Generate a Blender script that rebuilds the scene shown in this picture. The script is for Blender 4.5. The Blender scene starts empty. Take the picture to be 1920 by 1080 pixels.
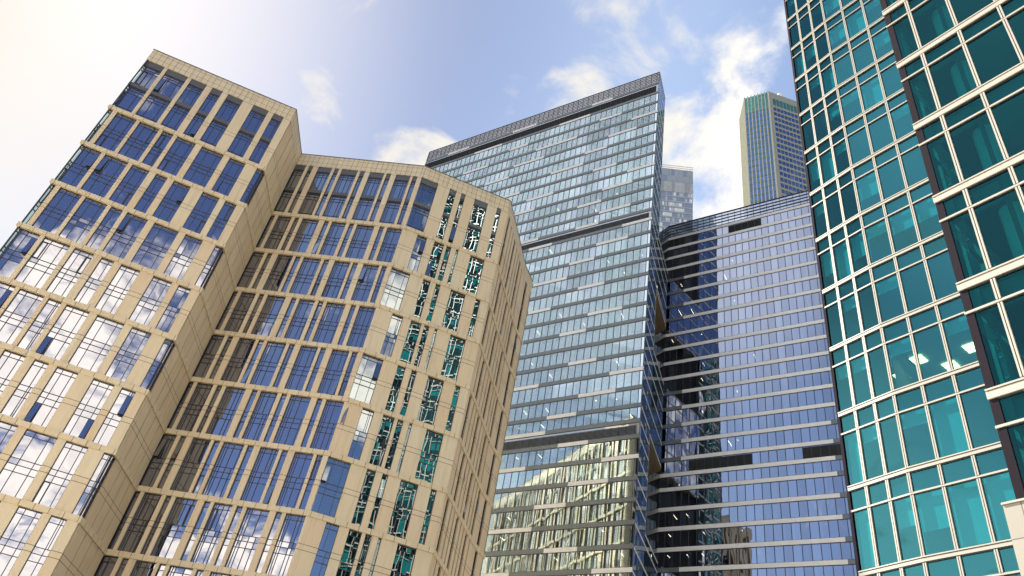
import bpy, math, random
import numpy as np
from mathutils import Matrix, Vector

RNG = random.Random(11)
scene = bpy.context.scene
col = scene.collection
EYE = 1.6                      # camera height above the pavement; z values below are measured from the eye

# ------------------------------------------------------------------ camera
F_PX = 1461.4
VZ = np.array([1312.6 - 960.0, -(-1229.6 - 540.0), -F_PX]); VZ = VZ / np.linalg.norm(VZ)
fw = np.array([0, 0, -1.0]); YW = fw - VZ * (fw @ VZ); YW /= np.linalg.norm(YW); XW = np.cross(YW, VZ)
ROT = np.array([XW, YW, VZ])
cam_d = bpy.data.cameras.new("camera"); cam = bpy.data.objects.new("camera", cam_d); col.objects.link(cam)
M = Matrix([[float(v) for v in r] for r in ROT]).to_4x4(); M.translation = Vector((0, 0, EYE))
cam.matrix_world = M
cam_d.sensor_width = 36.0; cam_d.lens = 36.0 * F_PX / 1920.0
cam_d.clip_start = 0.1; cam_d.clip_end = 6000
scene.camera = cam

def pix(p):
    c = ROT.T @ np.asarray(p, float)
    if c[2] > -0.5: return None
    return (960 + c[0] * F_PX / -c[2], 540 - c[1] * F_PX / -c[2])

# ------------------------------------------------------------------ materials
MATS = {}
class NT:
    def __init__(self, nt): self.nt = nt
    def n(self, t, **kw):
        nd = self.nt.nodes.new(t)
        for k, v in kw.items():
            if k.startswith('i_'): nd.inputs[int(k[2:]) if k[2:].isdigit() else k[2:].replace('_', ' ')].default_value = v
            else: setattr(nd, k, v)
        return nd
    def l(self, a, b): self.nt.links.new(a, b)
    def math(self, op, a, b=None, c=None, clamp=False):
        nd = self.nt.nodes.new('ShaderNodeMath'); nd.operation = op; nd.use_clamp = clamp
        for i, v in enumerate((a, b, c)):
            if v is None: continue
            if isinstance(v, (int, float)): nd.inputs[i].default_value = v
            else: self.l(v, nd.inputs[i])
        return nd.outputs[0]
    def vmath(self, op, a, b=None, scale=None):
        nd = self.nt.nodes.new('ShaderNodeVectorMath'); nd.operation = op
        for i, v in enumerate((a, b)):
            if v is None: continue
            if isinstance(v, (tuple, list)): nd.inputs[i].default_value = v
            else: self.l(v, nd.inputs[i])
        if scale is not None: nd.inputs['Scale'].default_value = scale
        return nd.outputs['Value'] if op in ('DOT_PRODUCT', 'LENGTH') else nd.outputs[0]
    def mix(self, fac, a, b, blend='MIX'):
        nd = self.nt.nodes.new('ShaderNodeMix'); nd.data_type = 'RGBA'; nd.blend_type = blend
        for i, v in ((0, fac), (6, a), (7, b)):
            if isinstance(v, (int, float)): nd.inputs[i].default_value = v
            elif isinstance(v, (tuple, list)): nd.inputs[i].default_value = (*v[:3], 1)
            else: self.l(v, nd.inputs[i])
        return nd.outputs[2]
    def ramp(self, val, lo, hi, smooth=True):
        nd = self.nt.nodes.new('ShaderNodeMapRange'); nd.interpolation_type = 'SMOOTHSTEP' if smooth else 'LINEAR'
        if hasattr(val, 'links'): self.l(val, nd.inputs[0])
        else: nd.inputs[0].default_value = val
        nd.inputs[1].default_value = lo; nd.inputs[2].default_value = hi
        return nd.outputs[0]

def new_mat(name):
    m = bpy.data.materials.new(name); m.use_nodes = True
    m.node_tree.nodes.clear(); t = NT(m.node_tree)
    out = t.n('ShaderNodeOutputMaterial'); MATS[name] = m
    return m, t, out

def lines(t, coord, period, offs, width):
    """1 on thin joints at coord = offs (mod period)"""
    res = None
    for o in offs:
        f = t.math('FRACT', t.math('DIVIDE', t.math('SUBTRACT', coord, o), period))
        d = t.math('MINIMUM', f, t.math('SUBTRACT', 1.0, f))
        k = t.math('LESS_THAN', d, width * .5 / period)
        res = k if res is None else t.math('MAXIMUM', res, k)
    return res

def stone(name, c1, c2, pu=None, uo=(0,), pv=None, vo=(0,), w=.035):
    m, t, out = new_mat(name)
    p = t.n('ShaderNodeBsdfPrincipled'); p.inputs['Roughness'].default_value = .62
    geo = t.n('ShaderNodeNewGeometry'); uv = t.n('ShaderNodeUVMap'); uv.uv_map = 'uv'
    sx = t.n('ShaderNodeSeparateXYZ'); t.l(uv.outputs[0], sx.inputs[0])
    wn = t.n('ShaderNodeTexWhiteNoise', noise_dimensions='3D')
    # one shade per stone panel
    cu = t.math('FLOOR', t.math('DIVIDE', t.math('SUBTRACT', sx.outputs[0], uo[0]), pu)) if pu else 0.0
    cv = t.math('FLOOR', t.math('DIVIDE', t.math('SUBTRACT', sx.outputs[1], vo[0]), pv)) if pv else 0.0
    cx = t.n('ShaderNodeCombineXYZ')
    for i, v in enumerate((cu, cv)):
        if isinstance(v, float): cx.inputs[i].default_value = v
        else: t.l(v, cx.inputs[i])
    t.l(t.math('MULTIPLY', geo.outputs['Random Per Island'], 97.0), cx.inputs[2])
    t.l(cx.outputs[0], wn.inputs['Vector'])
    base = t.mix(wn.outputs['Value'], c1, c2)
    tc = t.n('ShaderNodeTexCoord'); mp = t.n('ShaderNodeMapping'); mp.inputs['Scale'].default_value = (3.0, 3.0, .25)
    t.l(tc.outputs['Object'], mp.inputs[0])
    nz = t.n('ShaderNodeTexNoise'); nz.inputs['Scale'].default_value = 1.3; nz.inputs['Detail'].default_value = 6
    t.l(mp.outputs[0], nz.inputs['Vector'])
    nz2 = t.n('ShaderNodeTexNoise'); nz2.inputs['Scale'].default_value = .12; nz2.inputs['Detail'].default_value = 4
    t.l(tc.outputs['Object'], nz2.inputs['Vector'])
    base = t.mix(t.math('MULTIPLY', t.ramp(nz.outputs[0], .35, .75), .22), base, tuple(x * .72 for x in c2))
    base = t.mix(t.math('MULTIPLY', t.ramp(nz2.outputs[0], .4, .7), .18), base, (c1[0] * 1.12, c1[1] * 1.02, c1[2] * .9))
    mp2 = t.n('ShaderNodeMapping'); mp2.inputs['Scale'].default_value = (1.1, 1.1, .07); t.l(tc.outputs['Object'], mp2.inputs[0])
    nz3 = t.n('ShaderNodeTexNoise'); nz3.inputs['Scale'].default_value = 2.2; nz3.inputs['Detail'].default_value = 5; t.l(mp2.outputs[0], nz3.inputs['Vector'])
    base = t.mix(t.math('MULTIPLY', t.ramp(nz3.outputs[0], .52, .72), .28), base, tuple(x * .55 for x in c2))
    j = None
    if pu: j = lines(t, sx.outputs[0], pu, uo, w)
    if pv:
        k = lines(t, sx.outputs[1], pv, vo, w); j = k if j is None else t.math('MAXIMUM', j, k)
    if j is not None: base = t.mix(t.math('MULTIPLY', j, .85), base, (.05, .04, .03))
    t.l(base, p.inputs['Base Color']); t.l(p.outputs[0], out.inputs[0])
    return m

def paint(name, c, rough=.45, metal=0.0, var=.08, spec=.5):
    m, t, out = new_mat(name)
    p = t.n('ShaderNodeBsdfPrincipled'); p.inputs['Roughness'].default_value = rough; p.inputs['Metallic'].default_value = metal
    p.inputs['Specular IOR Level'].default_value = spec
    geo = t.n('ShaderNodeNewGeometry')
    tc = t.n('ShaderNodeTexCoord'); nz = t.n('ShaderNodeTexNoise'); nz.inputs['Scale'].default_value = .8; nz.inputs['Detail'].default_value = 5
    t.l(tc.outputs['Object'], nz.inputs['Vector'])
    v = t.math('ADD', t.math('MULTIPLY', geo.outputs['Random Per Island'], var), t.math('MULTIPLY', t.ramp(nz.outputs[0], .35, .7), var))
    base = t.mix(v, c, tuple(x * .3 for x in c))
    t.l(base, p.inputs['Base Color']); t.l(p.outputs[0], out.inputs[0])
    return m

def glass(name, refl, tint_r, through, pane_tilt=.012, wave=.02, wave_scale=(.5, .5, .16), back=None, edge=.35, var=.25, rblend=None):
    """coated facade glass: a mirror coat (stronger at grazing angles) over clear tinted glass or a dark room"""
    m, t, out = new_mat(name)
    geo = t.n('ShaderNodeNewGeometry')
    wn = t.n('ShaderNodeTexWhiteNoise', noise_dimensions='1D'); t.l(t.math('MULTIPLY', geo.outputs['Random Per Island'], 913.0), wn.inputs['W'])
    tilt = t.vmath('SCALE', t.vmath('SUBTRACT', wn.outputs['Color'], (.5, .5, .5)), scale=pane_tilt)
    tc = t.n('ShaderNodeTexCoord'); mp = t.n('ShaderNodeMapping'); mp.inputs['Scale'].default_value = wave_scale
    t.l(t.vmath('ADD', tc.outputs['Object'], t.vmath('SCALE', wn.outputs['Color'], scale=7.0)), mp.inputs[0])
    nz = t.n('ShaderNodeTexNoise'); nz.inputs['Scale'].default_value = 1.0; nz.inputs['Detail'].default_value = 1.0
    t.l(mp.outputs[0], nz.inputs['Vector'])
    wob = t.vmath('SCALE', t.vmath('SUBTRACT', nz.outputs['Color'], (.5, .5, .5)), scale=wave)
    nrm = t.vmath('NORMALIZE', t.vmath('ADD', geo.outputs['Normal'], t.vmath('ADD', tilt, wob)))
    g = t.n('ShaderNodeBsdfGlossy'); g.inputs['Roughness'].default_value = .004
    t.l(nrm, g.inputs['Normal'])
    r1 = t.math('FRACT', t.math('MULTIPLY', geo.outputs['Random Per Island'], 7.31))
    cc = t.mix(t.math('MULTIPLY', r1, var), tint_r, tuple(x * .6 for x in tint_r))
    if rblend: cc = t.mix(t.math('MULTIPLY', t.math('GREATER_THAN', t.math('FRACT', t.math('MULTIPLY', geo.outputs['Random Per Island'], 23.7)), .55), .8), cc, rblend)
    t.l(cc, g.inputs['Color'])
    lw = t.n('ShaderNodeLayerWeight'); lw.inputs['Blend'].default_value = .28
    fac = t.math('ADD', refl, t.math('MULTIPLY', lw.outputs['Facing'], edge), clamp=True)
    if back is None:
        b = t.n('ShaderNodeBsdfTransparent'); b.inputs['Color'].default_value = (*through, 1)
    else:
        b = t.n('ShaderNodeBsdfDiffuse'); b.inputs['Color'].default_value = (*back, 1)
    mx = t.n('ShaderNodeMixShader'); t.l(fac, mx.inputs[0]); t.l(b.outputs[0], mx.inputs[1]); t.l(g.outputs[0], mx.inputs[2])
    t.l(mx.outputs[0], out.inputs[0])
    return m

def emit(name, c, s):
    m, t, out = new_mat(name)
    e = t.n('ShaderNodeEmission'); e.inputs[0].default_value = (*c, 1); e.inputs[1].default_value = s
    t.l(e.outputs[0], out.inputs[0]); return m

ROWP = 7.218
S1, S2 = (.62, .54, .375), (.60, .475, .31)
stone('stone_pier', S1, S2, pv=ROWP, vo=(74.07 - 3.0, 74.07 - 3.6), w=.065)
stone('stone_ledge', (.62, .53, .36), (.58, .48, .315), pu=1.36, w=.06)
stone('stone_cornice', (.62, .54, .38), (.59, .495, .335), pu=.78, pv=1.02, vo=(.25,), w=.05)
stone('stone_side', (.62, .52, .35), (.58, .455, .29), pv=ROWP, vo=(74.07 - 3.0, 74.07 - 3.6), w=.065)
stone('stone_podium', (.20, .195, .175), (.18, .175, .155), pu=2.2, uo=(.4,), pv=.86, vo=(8.64,), w=.03)
stone('paving', (.56, .50, .41), (.50, .44, .35), pu=1.2, pv=1.2, w=.02)
stone('asphalt', (.05, .05, .052), (.045, .045, .047))
paint('dark_frame', (.03, .028, .032), .4)
paint('grey_band', (.085, .09, .1), .45)
paint('roof_grey', (.2, .2, .2), .8)
paint('white_panel', (.72, .72, .68), .4, var=.05)
paint('twin_panel', (.74, .74, .70), .4, var=.06)
paint('grey_spandrel', (.15, .17, .17), .25, var=.1)
paint('louver_dark', (.04, .043, .045), .9, spec=.1)
paint('louver_blade', (.22, .235, .24), .4)
paint('ceiling', (.42, .42, .42), .8)
paint('floor_dark', (.06, .06, .06), .8)
paint('room_wall', (.20, .19, .18), .8)
paint('cream', (.30, .288, .26), .35, var=.04)
paint('dark_column', (.014, .012, .017), .8, spec=.02)
paint('soffit', (.30, .235, .155), .55)
paint('blind', (.80, .82, .80), .8, var=.12)
paint('pale_blind', (.75, .78, .78), .8, var=.1)
paint('teal_room', (.16, .2, .2), .8)
paint('green_panel', (.12, .30, .20), .35)
paint('fin_pale', (.56, .53, .43), .4)
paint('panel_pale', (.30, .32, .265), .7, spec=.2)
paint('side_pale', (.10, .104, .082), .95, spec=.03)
paint('haze_panel', (.50, .54, .58), .5, var=.15)  # distance haze of the far grey tower put into the colour
paint('haze_dark', (.34, .38, .44), .5, var=.15)  # dark parts lifted in colour to stand in for distance haze
paint('dome_white', (.8, .78, .75), .4)
paint('red_paint', (.6, .08, .05), .5)
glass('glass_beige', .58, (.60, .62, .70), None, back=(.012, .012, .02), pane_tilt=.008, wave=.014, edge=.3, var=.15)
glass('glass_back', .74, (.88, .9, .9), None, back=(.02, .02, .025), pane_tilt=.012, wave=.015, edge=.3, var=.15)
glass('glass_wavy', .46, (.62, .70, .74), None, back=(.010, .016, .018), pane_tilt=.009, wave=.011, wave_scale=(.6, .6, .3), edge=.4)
glass('glass_corner', .14, (.6, .75, .75), (.86, .96, .94), pane_tilt=.01, wave=.02)
glass('glass_tower', .70, (.90, .93, 1.0), (.55, .62, .68), pane_tilt=.010, wave=.013, wave_scale=(1.1, 1.1, .12), edge=.25, rblend=(.84, .97, .93))
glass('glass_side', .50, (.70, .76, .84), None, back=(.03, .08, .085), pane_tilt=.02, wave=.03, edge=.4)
glass('glass_twin', .56, (.68, .72, .85), (.42, .52, .60), pane_tilt=.016, wave=.03, wave_scale=(.8, .8, .15), edge=.25, var=.5)
glass('glass_teal_dark', .07, (.12, .55, .64), (.05, .36, .38), pane_tilt=.01, wave=.01, edge=.15, var=.2)  # duller copy of the teal glass, standing in for darker reflections
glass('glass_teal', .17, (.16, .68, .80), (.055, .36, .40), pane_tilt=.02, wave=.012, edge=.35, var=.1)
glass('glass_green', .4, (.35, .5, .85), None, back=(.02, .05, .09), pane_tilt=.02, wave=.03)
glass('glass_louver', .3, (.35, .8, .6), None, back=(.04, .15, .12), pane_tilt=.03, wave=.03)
glass('glass_pale', .22, (.8, .82, .85), None, back=(.30, .34, .38), pane_tilt=.03, wave=.04)  # paleness carries the distance haze on the far grey tower
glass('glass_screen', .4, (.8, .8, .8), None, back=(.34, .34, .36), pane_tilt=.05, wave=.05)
emit('lamp_warm', (1.0, .80, .52), 3.2)
emit('lamp_white', (1.0, .34, .12), 9)

# ------------------------------------------------------------------ mesh building
class Fr:
    """a facade frame: origin in plan, running direction (azimuth), outward normal to its right"""
    def __init__(s, P, az):
        s.P = np.array(P, float); a = math.radians(az); s.az = az
        s.d = np.array([math.sin(a), math.cos(a)]); s.n = np.array([s.d[1], -s.d[0]])
    def pt(s, u, n, z):
        q = s.P + s.d * u + s.n * n
        return (q[0], q[1], z)
    def end(s, L): return s.P + s.d * L

class MB:
    def __init__(s): s.v = []; s.f = []; s.m = []; s.uv = []; s.mats = []
    def mi(s, m):
        if m not in s.mats: s.mats.append(m)
        return s.mats.index(m)
    def face(s, pts, mat, uvs=None):
        b = len(s.v); s.v += [tuple(p) for p in pts]; s.f.append(tuple(range(b, b + len(pts)))); s.m.append(s.mi(mat))
        s.uv.append(uvs or [(0, 0)] * len(pts))
    def quad(s, fr, u0, u1, z0, z1, n, mat):
        s.face([fr.pt(u0, n, z0), fr.pt(u1, n, z0), fr.pt(u1, n, z1), fr.pt(u0, n, z1)], mat, [(u0, z0), (u1, z0), (u1, z1), (u0, z1)])
    def box(s, fr, u0, u1, z0, z1, n0, n1, mat, skip=''):
        """n1 is the outer face; skip letters: t top, b bottom, l, r, k back. shared vertices, so one island"""
        P = [fr.pt(u, n, z) for z in (z0, z1) for n in (n0, n1) for u in (u0, u1)]
        b = len(s.v); s.v += P; mi = s.mi(mat)
        def add(idx, uv): s.f.append(tuple(b + i for i in idx)); s.m.append(mi); s.uv.append(uv)
        add((2, 3, 7, 6), [(u0, z0), (u1, z0), (u1, z1), (u0, z1)])
        if 'k' not in skip: add((1, 0, 4, 5), [(u1, z0), (u0, z0), (u0, z1), (u1, z1)])
        if 'l' not in skip: add((0, 2, 6, 4), [(n0, z0), (n1, z0), (n1, z1), (n0, z1)])
        if 'r' not in skip: add((3, 1, 5, 7), [(n1, z0), (n0, z0), (n0, z1), (n1, z1)])
        if 't' not in skip: add((6, 7, 5, 4), [(u0, n1), (u1, n1), (u1, n0), (u0, n0)])
        if 'b' not in skip: add((0, 1, 3, 2), [(u0, n0), (u1, n0), (u1, n1), (u0, n1)])
    def prism(s, poly, z0, z1, mat):
        k = len(poly); A = [(p[0], p[1]) for p in poly]
        area = sum(A[i][0] * A[(i + 1) % k][1] - A[(i + 1) % k][0] * A[i][1] for i in range(k))
        if area < 0: A.reverse()
        s.face([(x, y, z1) for x, y in A], mat, [(x, y) for x, y in A])
        s.face([(x, y, z0) for x, y in reversed(A)], mat, [(x, y) for x, y in reversed(A)])
        u = 0
        for i in range(k):
            a, b = A[i], A[(i + 1) % k]; L = math.dist(a, b)
            s.face([(a[0], a[1], z0), (b[0], b[1], z0), (b[0], b[1], z1), (a[0], a[1], z1)], mat, [(u, z0), (u + L, z0), (u + L, z1), (u, z1)]); u += L
    def join(s, o):
        b = len(s.v); s.v += o.v; s.f += [tuple(i + b for i in f) for f in o.f]; s.m += [s.mi(o.mats[k]) for k in o.m]; s.uv += o.uv
    def build(s, name, parent=None, smooth=False):
        if not s.f: return None
        me = bpy.data.meshes.new(name)
        base = tuple(parent['_w']) if parent is not None else (0, 0, 0)
        me.from_pydata([(x - base[0], y - base[1], z + EYE - base[2]) for x, y, z in s.v], [], s.f)
        for m in s.mats: me.materials.append(MATS[m])
        me.polygons.foreach_set('material_index', s.m)
        uvl = me.uv_layers.new(name='uv')
        uvl.data.foreach_set('uv', [c for fc in s.uv for p in fc for c in p])
        if smooth: me.polygons.foreach_set('use_smooth', [True] * len(s.f))
        me.update()
        o = bpy.data.objects.new(name, me); col.objects.link(o)
        if parent is not None: o.parent = parent
        o['_w'] = base
        return o

ROOTS = []
def thing(name, label, cat, loc, group=None):
    o = bpy.data.objects.new(name, None); col.objects.link(o); o.location = loc; o['_w'] = loc
    o.empty_display_size = 2
    o['label'] = label; o['category'] = cat
    if group: o['group'] = group
    return o
def structure(name, mb):
    o = mb.build(name); o['kind'] = 'structure'; return o

def isect(f1, f2):
    A = np.array([f1.d, -f2.d]).T; s = np.linalg.solve(A, f2.P - f1.P); return s[0], s[1]

# ------------------------------------------------------------------ beige stone office building
HB = 87.6
A_f = Fr((-36.31, 76.97), 73.8)          # measured u runs negative to the left
C_f = Fr((-36.31, 76.97), 0.0)
D_f = Fr((-36.28, 85.65), 97.5)
E_f = Fr((-16.51, 83.12), 74.8)
uD, uE0 = isect(D_f, E_f)                # fold between the two front faces
uEF = 14.12
F_f = Fr(E_f.end(uEF), 17.0)
LF = 15.2
PF = F_f.end(LF)
PB = np.array([3.4, 105.4]); PBL = np.array([-58.5, 110.2])
AL = -20.85
PL = A_f.end(AL)
X_f = Fr(PF, math.degrees(math.atan2(PB[0] - PF[0], PB[1] - PF[1])))
G_f = Fr(PB, math.degrees(math.atan2(PBL[0] - PB[0], PBL[1] - PB[1]))); LG = float(np.linalg.norm(PBL - PB))
L_f = Fr(PBL, math.degrees(math.atan2(PL[0] - PBL[0], PL[1] - PBL[1]))); LL = float(np.linalg.norm(PL - PBL))
ZL = [85.15] + [74.07 - ROWP * k for k in range(11)]   # undersides of the ledges
LEDGE = .6
DEP = .28                                # depth of the window reveals

beige = thing('stone_office_building', 'beige stone-clad office block with stepped front and tall blue windows, left foreground', 'office building', (-28, 90, 0))
wall = MB(); band = MB(); vents = []
WINS = []                                # (size, frame MB, pane MB)

def metric(fr, u0, u1, z0, z1):
    q = [pix(fr.pt(u, 0, z)) for u, z in ((u0, z0), (u1, z0), (u1, z1), (u0, z1))]
    if any(p is None for p in q): return 0
    if fr.n @ (fr.P + fr.d * u0) > 0: return 0
    ar = abs(sum(q[i][0] * q[(i + 1) % 4][1] - q[(i + 1) % 4][0] * q[i][1] for i in range(4))) / 2
    cx = sum(p[0] for p in q) / 4; cy = sum(p[1] for p in q) / 4
    inside = sum(1 for p in q if 0 <= p[0] <= 1920 and 0 <= p[1] <= 1080) / 4
    return ar * inside

def window(fr, u0, u1, zb, zt, row, gm, rng, wrap=False, style=None, light=False):
    f = MB(); g = MB(); w = u1 - u0; n = -DEP
    if row == 0:
        zs = [zt - 1.15, zt - 1.65, zt - 2.15, zt - 4.95, zt - 5.95, zt - 6.45, zt - 7.0, zb + .55, zb]
        f.box(fr, u0 + .02, u1 - .02, zt - 1.05, zt, n, -.14, 'grey_band', 'k'); f.box(fr, u0 + .02, u1 - .02, zt - 1.3, zt - 1.05, n, -.2, 'dark_frame', 'kt')
        f.box(fr, u0 + .02, u1 - .02, zt - 5.7, zt - 5.1, n, -.06, 'grey_band', 'k'); f.box(fr, u0 + .02, u1 - .02, zt - 5.95, zt - 5.7, n, -.15, 'dark_frame', 'kt')
        hl = [zt - 1.65, zt - 2.15, zt - 6.45, zt - 7.0, zb + .55]
        zones = [(zt - 4.9, zt - 2.15), (zb + .55, zt - 7.0)]
        zg = [zt - 1.3, zt - 1.65, zt - 2.15, zt - 5.1, zt - 5.95, zt - 6.45, zt - 7.0, zb + .55, zb]
    else:
        hl = [zt - .6, zt - 3.0, zt - 3.6, zt - 4.3]
        zones = [(zt - 3.0, zt - .6), (zb, zt - 4.3)]
        zg = [zt, zt - .6, zt - 3.0, zt - 3.6, zt - 4.3, zb]
    t = .028
    # frame round the opening
    for a, b in ((u0, u0 + .06), (u1 - .06, u1)): f.box(fr, a, b, zb, zt, n, n + .1, 'dark_frame', 'tbk')
    f.box(fr, u0 + .06, u1 - .06, zt - .07, zt, n, n + .1, 'dark_frame', 'k')
    for z in hl: f.box(fr, u0 + .06, u1 - .06, z - t, z + t, n, n + .07, 'dark_frame', 'k')
    # mullions, one layout per storey
    cuts = []
    for zi, (a, b) in enumerate(((zones[0][0], zt), (zb, zones[0][0]))):
        if w < .72: ms = []
        elif style == 'D' and w > 1.7: ms = [u0 + w * .12, u0 + w * .24, u0 + w * rng.choice((.52, .62)), u1 - w * rng.choice((.12, .2))][:rng.choice((3, 4, 4))]
        elif w > 2.1: ms = [u0 + w * .3, u1 - w * .24]
        elif w > 1.2: ms = [u0 + w * rng.choice((.36, .64))] + ([u1 - .32] if rng.random() < .3 else [])
        else: ms = [u0 + w * .55] if rng.random() < .7 else []
        for mu in ms: f.box(fr, mu - t, mu + t, a, b, n, n + .08, 'dark_frame', 'ktb')
        cuts.append(ms)
    for k in range(len(zg) - 1):
        z1, z0 = zg[k], zg[k + 1]
        if row == 0 and k in (3,): pass
        if row == 0 and abs(z1 - (zt - 5.1)) < .01: continue
        ms = cuts[0] if (z0 + z1) / 2 > zones[0][0] else cuts[1]
        us = [u0 + .02] + list(ms) + [u1 - .02]
        for i in range(len(us) - 1): g.quad(fr, us[i], us[i + 1], z0, z1, n + .012, gm)
    # an operable sash, sometimes standing open
    if w > .35 and rng.random() < .36:
        zi = rng.choice((0, 1)); za, zb_ = zones[zi]
        sw = min(.62, w - .1); us = u0 + .04 if rng.random() < .5 else u1 - .04 - sw
        th = .075
        f.box(fr, us, us + th, za, zb_, n + .02, n + .13, 'dark_frame', 'k'); f.box(fr, us + sw - th, us + sw, za, zb_, n + .02, n + .13, 'dark_frame', 'k')
        f.box(fr, us + th, us + sw - th, zb_ - th, zb_, n + .02, n + .13, 'dark_frame', 'k'); f.box(fr, us + th, us + sw - th, za, za + th, n + .02, n + .13, 'dark_frame', 'k')
        if rng.random() < .38:            # tilted pane
            o = .30
            g.face([fr.pt(us + .05, n + .14 + o, za + .05), fr.pt(us + sw - .05, n + .14 + o, za + .05), fr.pt(us + sw - .05, n + .14, zb_ - .05), fr.pt(us + .05, n + .14, zb_ - .05)], gm)
            f.box(fr, us + th, us + sw - th, za + th, zb_ - th, n + .02, n + .05, 'dark_frame', 'k')
    WINS.append((metric(fr, u0, u1, zb, zt), f, g))

def facade_row(fr, row, L0, L1, piers, gm, mat='stone_pier', style=None, rng=RNG):
    """piers: list of (u0,u1); the gaps between them are windows"""
    zt = ZL[row]; zb = ZL[row + 1] + LEDGE
    ps = sorted(piers); cur = L0
    if fr is A_f:                         # clear corner panes
        window(fr, cur, cur + .55, zb, zt, row, 'glass_corner', rng); cur += .55
    for a, b in ps + [(L1, L1)]:
        a = max(a, L0); b = min(b, L1)
        if a - cur > .12: window(fr, cur, a, zb, zt, row, 'glass_corner' if (fr is L_f and a > L1 - .1) else gm, rng, style=style)
        if b > a: wall.box(fr, a, b, zb, zt, -DEP - .05, 0, mat, 'tbk')
        cur = max(cur, b)

A_EV = [(-18.25, -17.8), (-14.95, -14.45), (-12.28, -11.45), (-10.0, -9.2), (-7.0, -5.48), (-3.27, -2.51), (-1.03, 0)]
A_OD = [(-20.2, -19.68), (-17.13, -16.72), (-14.15, -13.7), (-12.3, -11.8), (-9.3, -8.5), (-5.52, -4.7), (-2.52, -.98)]
D_EV = [(1.6, 2.05), (2.75, 3.55), (5.75, 6.13), (6.85, 7.27), (9.8, 10.2), (10.95, 11.7), (13.95, 14.3), (15.02, 15.8), (18.03, 18.4), (19.13, 19.85)]
D_OD = [(.56, 1.0), (3.06, 3.55), (4.2, 4.68), (7.2, 7.99), (8.7, 9.1), (11.23, 11.7), (12.4, 12.84), (15.42, 16.16), (16.83, 17.28), (19.5, 19.86), (20.2, 30)]
E_EV = [(2.54, 4.45), (5.53, 6.32), (7.02, 8.55), (10.73, 12.28), (13.0, uEF)]
E_OD = [(uE0, 1.85), (3.32, 4.45), (5.92, 6.32), (7.05, 7.79), (8.18, 10.05), (12.27, uEF)]
def comp(wins, L):
    out = []; c = 0
    for a, b in wins: out.append((c, a)); c = b
    return out + [(c, L)]
F_EV = comp([(.9, 1.9), (3.1, 3.5), (4.6, 5.0), (6.0, 7.0), (8.1, 8.5), (9.6, 10.0), (11.0, 12.0), (13.2, 13.6)], LF)
F_OD = comp([(1.7, 2.1), (3.2, 4.2), (5.3, 5.7), (6.8, 7.2), (8.2, 9.2), (10.4, 10.8), (11.9, 12.3), (13.2, 14.2)], LF)
def tiled(L, odd):
    out = [(0, .9)]; u = .9; k = 0
    pat = [(1.6, .75), (.7, .42), (2.3, .42), (.75, .8), (2.5, .45)] if odd else [(.7, .42), (2.4, .75), (1.1, .45), (.75, .42), (2.3, .7)]
    while True:
        w, p = pat[k % len(pat)]; k += 1
        if u + w + p > L - 1.0: break
        out.append((u + w, u + w + p)); u += w + p
    out.append((u, L)); return out

NR = 10
for r in range(NR):
    rr = random.Random(100 + r); ev = (r % 2 == 0)
    facade_row(A_f, r, AL, 0, A_EV if ev else A_OD, 'glass_beige', rng=rr)
    facade_row(D_f, r, 0, uD, D_EV if ev else D_OD, 'glass_beige', style='D', rng=rr)
    facade_row(E_f, r, uE0, uEF, E_EV if ev else E_OD, 'glass_wavy', rng=rr)
    facade_row(F_f, r, 0, LF, F_EV if ev else F_OD, 'glass_beige', mat='stone_side', rng=rr)
    facade_row(X_f, r, 0, float(np.linalg.norm(PB - PF)), [(0, 1.2), (2.2, 9)], 'glass_beige', mat='stone_side', rng=rr)
    facade_row(G_f, r, 0, LG, tiled(LG, not ev), 'glass_back', rng=rr)
    facade_row(L_f, r, 0, LL, tiled(LL - 1.6, not ev)[:-1] + [(LL - 4.2, LL - 1.3)], 'glass_beige', rng=rr)
    # the return wall of the step: stone panels with open joints, a dark slit or corner window next to the edge
    zt = ZL[r]; zb = ZL[r + 1] + LEDGE
    LC = isect(C_f, D_f)[0]
    joints = ([(.02, .38)] if ev else [(0.0, 1.0)]) + [(x, x + .2) for x in ((2.6, 4.6, 6.6) if ev else (2.9, 4.7, 6.5))]
    cur = 0.0 if not ev else .02
    wall.box(C_f, 0, LC, zb, zt, -DEP - .06, -DEP - .02, 'dark_frame', 'tbk')
    for i, (a, b) in enumerate(joints + [(LC, LC)]):
        if a - cur > .01: wall.box(C_f, cur, a, zb, zt, -DEP, -.02, 'stone_side', 'tbk')
        if i == 0 and not ev:
            window(C_f, 0.0, 1.0, zb, zt, 1 if r else 0, 'glass_beige', rr)
        if i == 0 and ev:
            g = MB(); f = MB(); g.quad(C_f, .05, .37, zb, zt, -DEP + .01, 'glass_beige'); f.box(C_f, .02, .06, zb, zt, -DEP, -DEP + .1, 'dark_frame', 'tbk')
            for z in (zt - .6, zt - 3.0, zt - 3.6, zt - 4.3): f.box(C_f, .06, .37, z - .035, z + .035, -DEP, -DEP + .07, 'dark_frame', 'k')
            WINS.append((metric(C_f, .02, .3, zb, zt), f, g))
        cur = b
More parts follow.
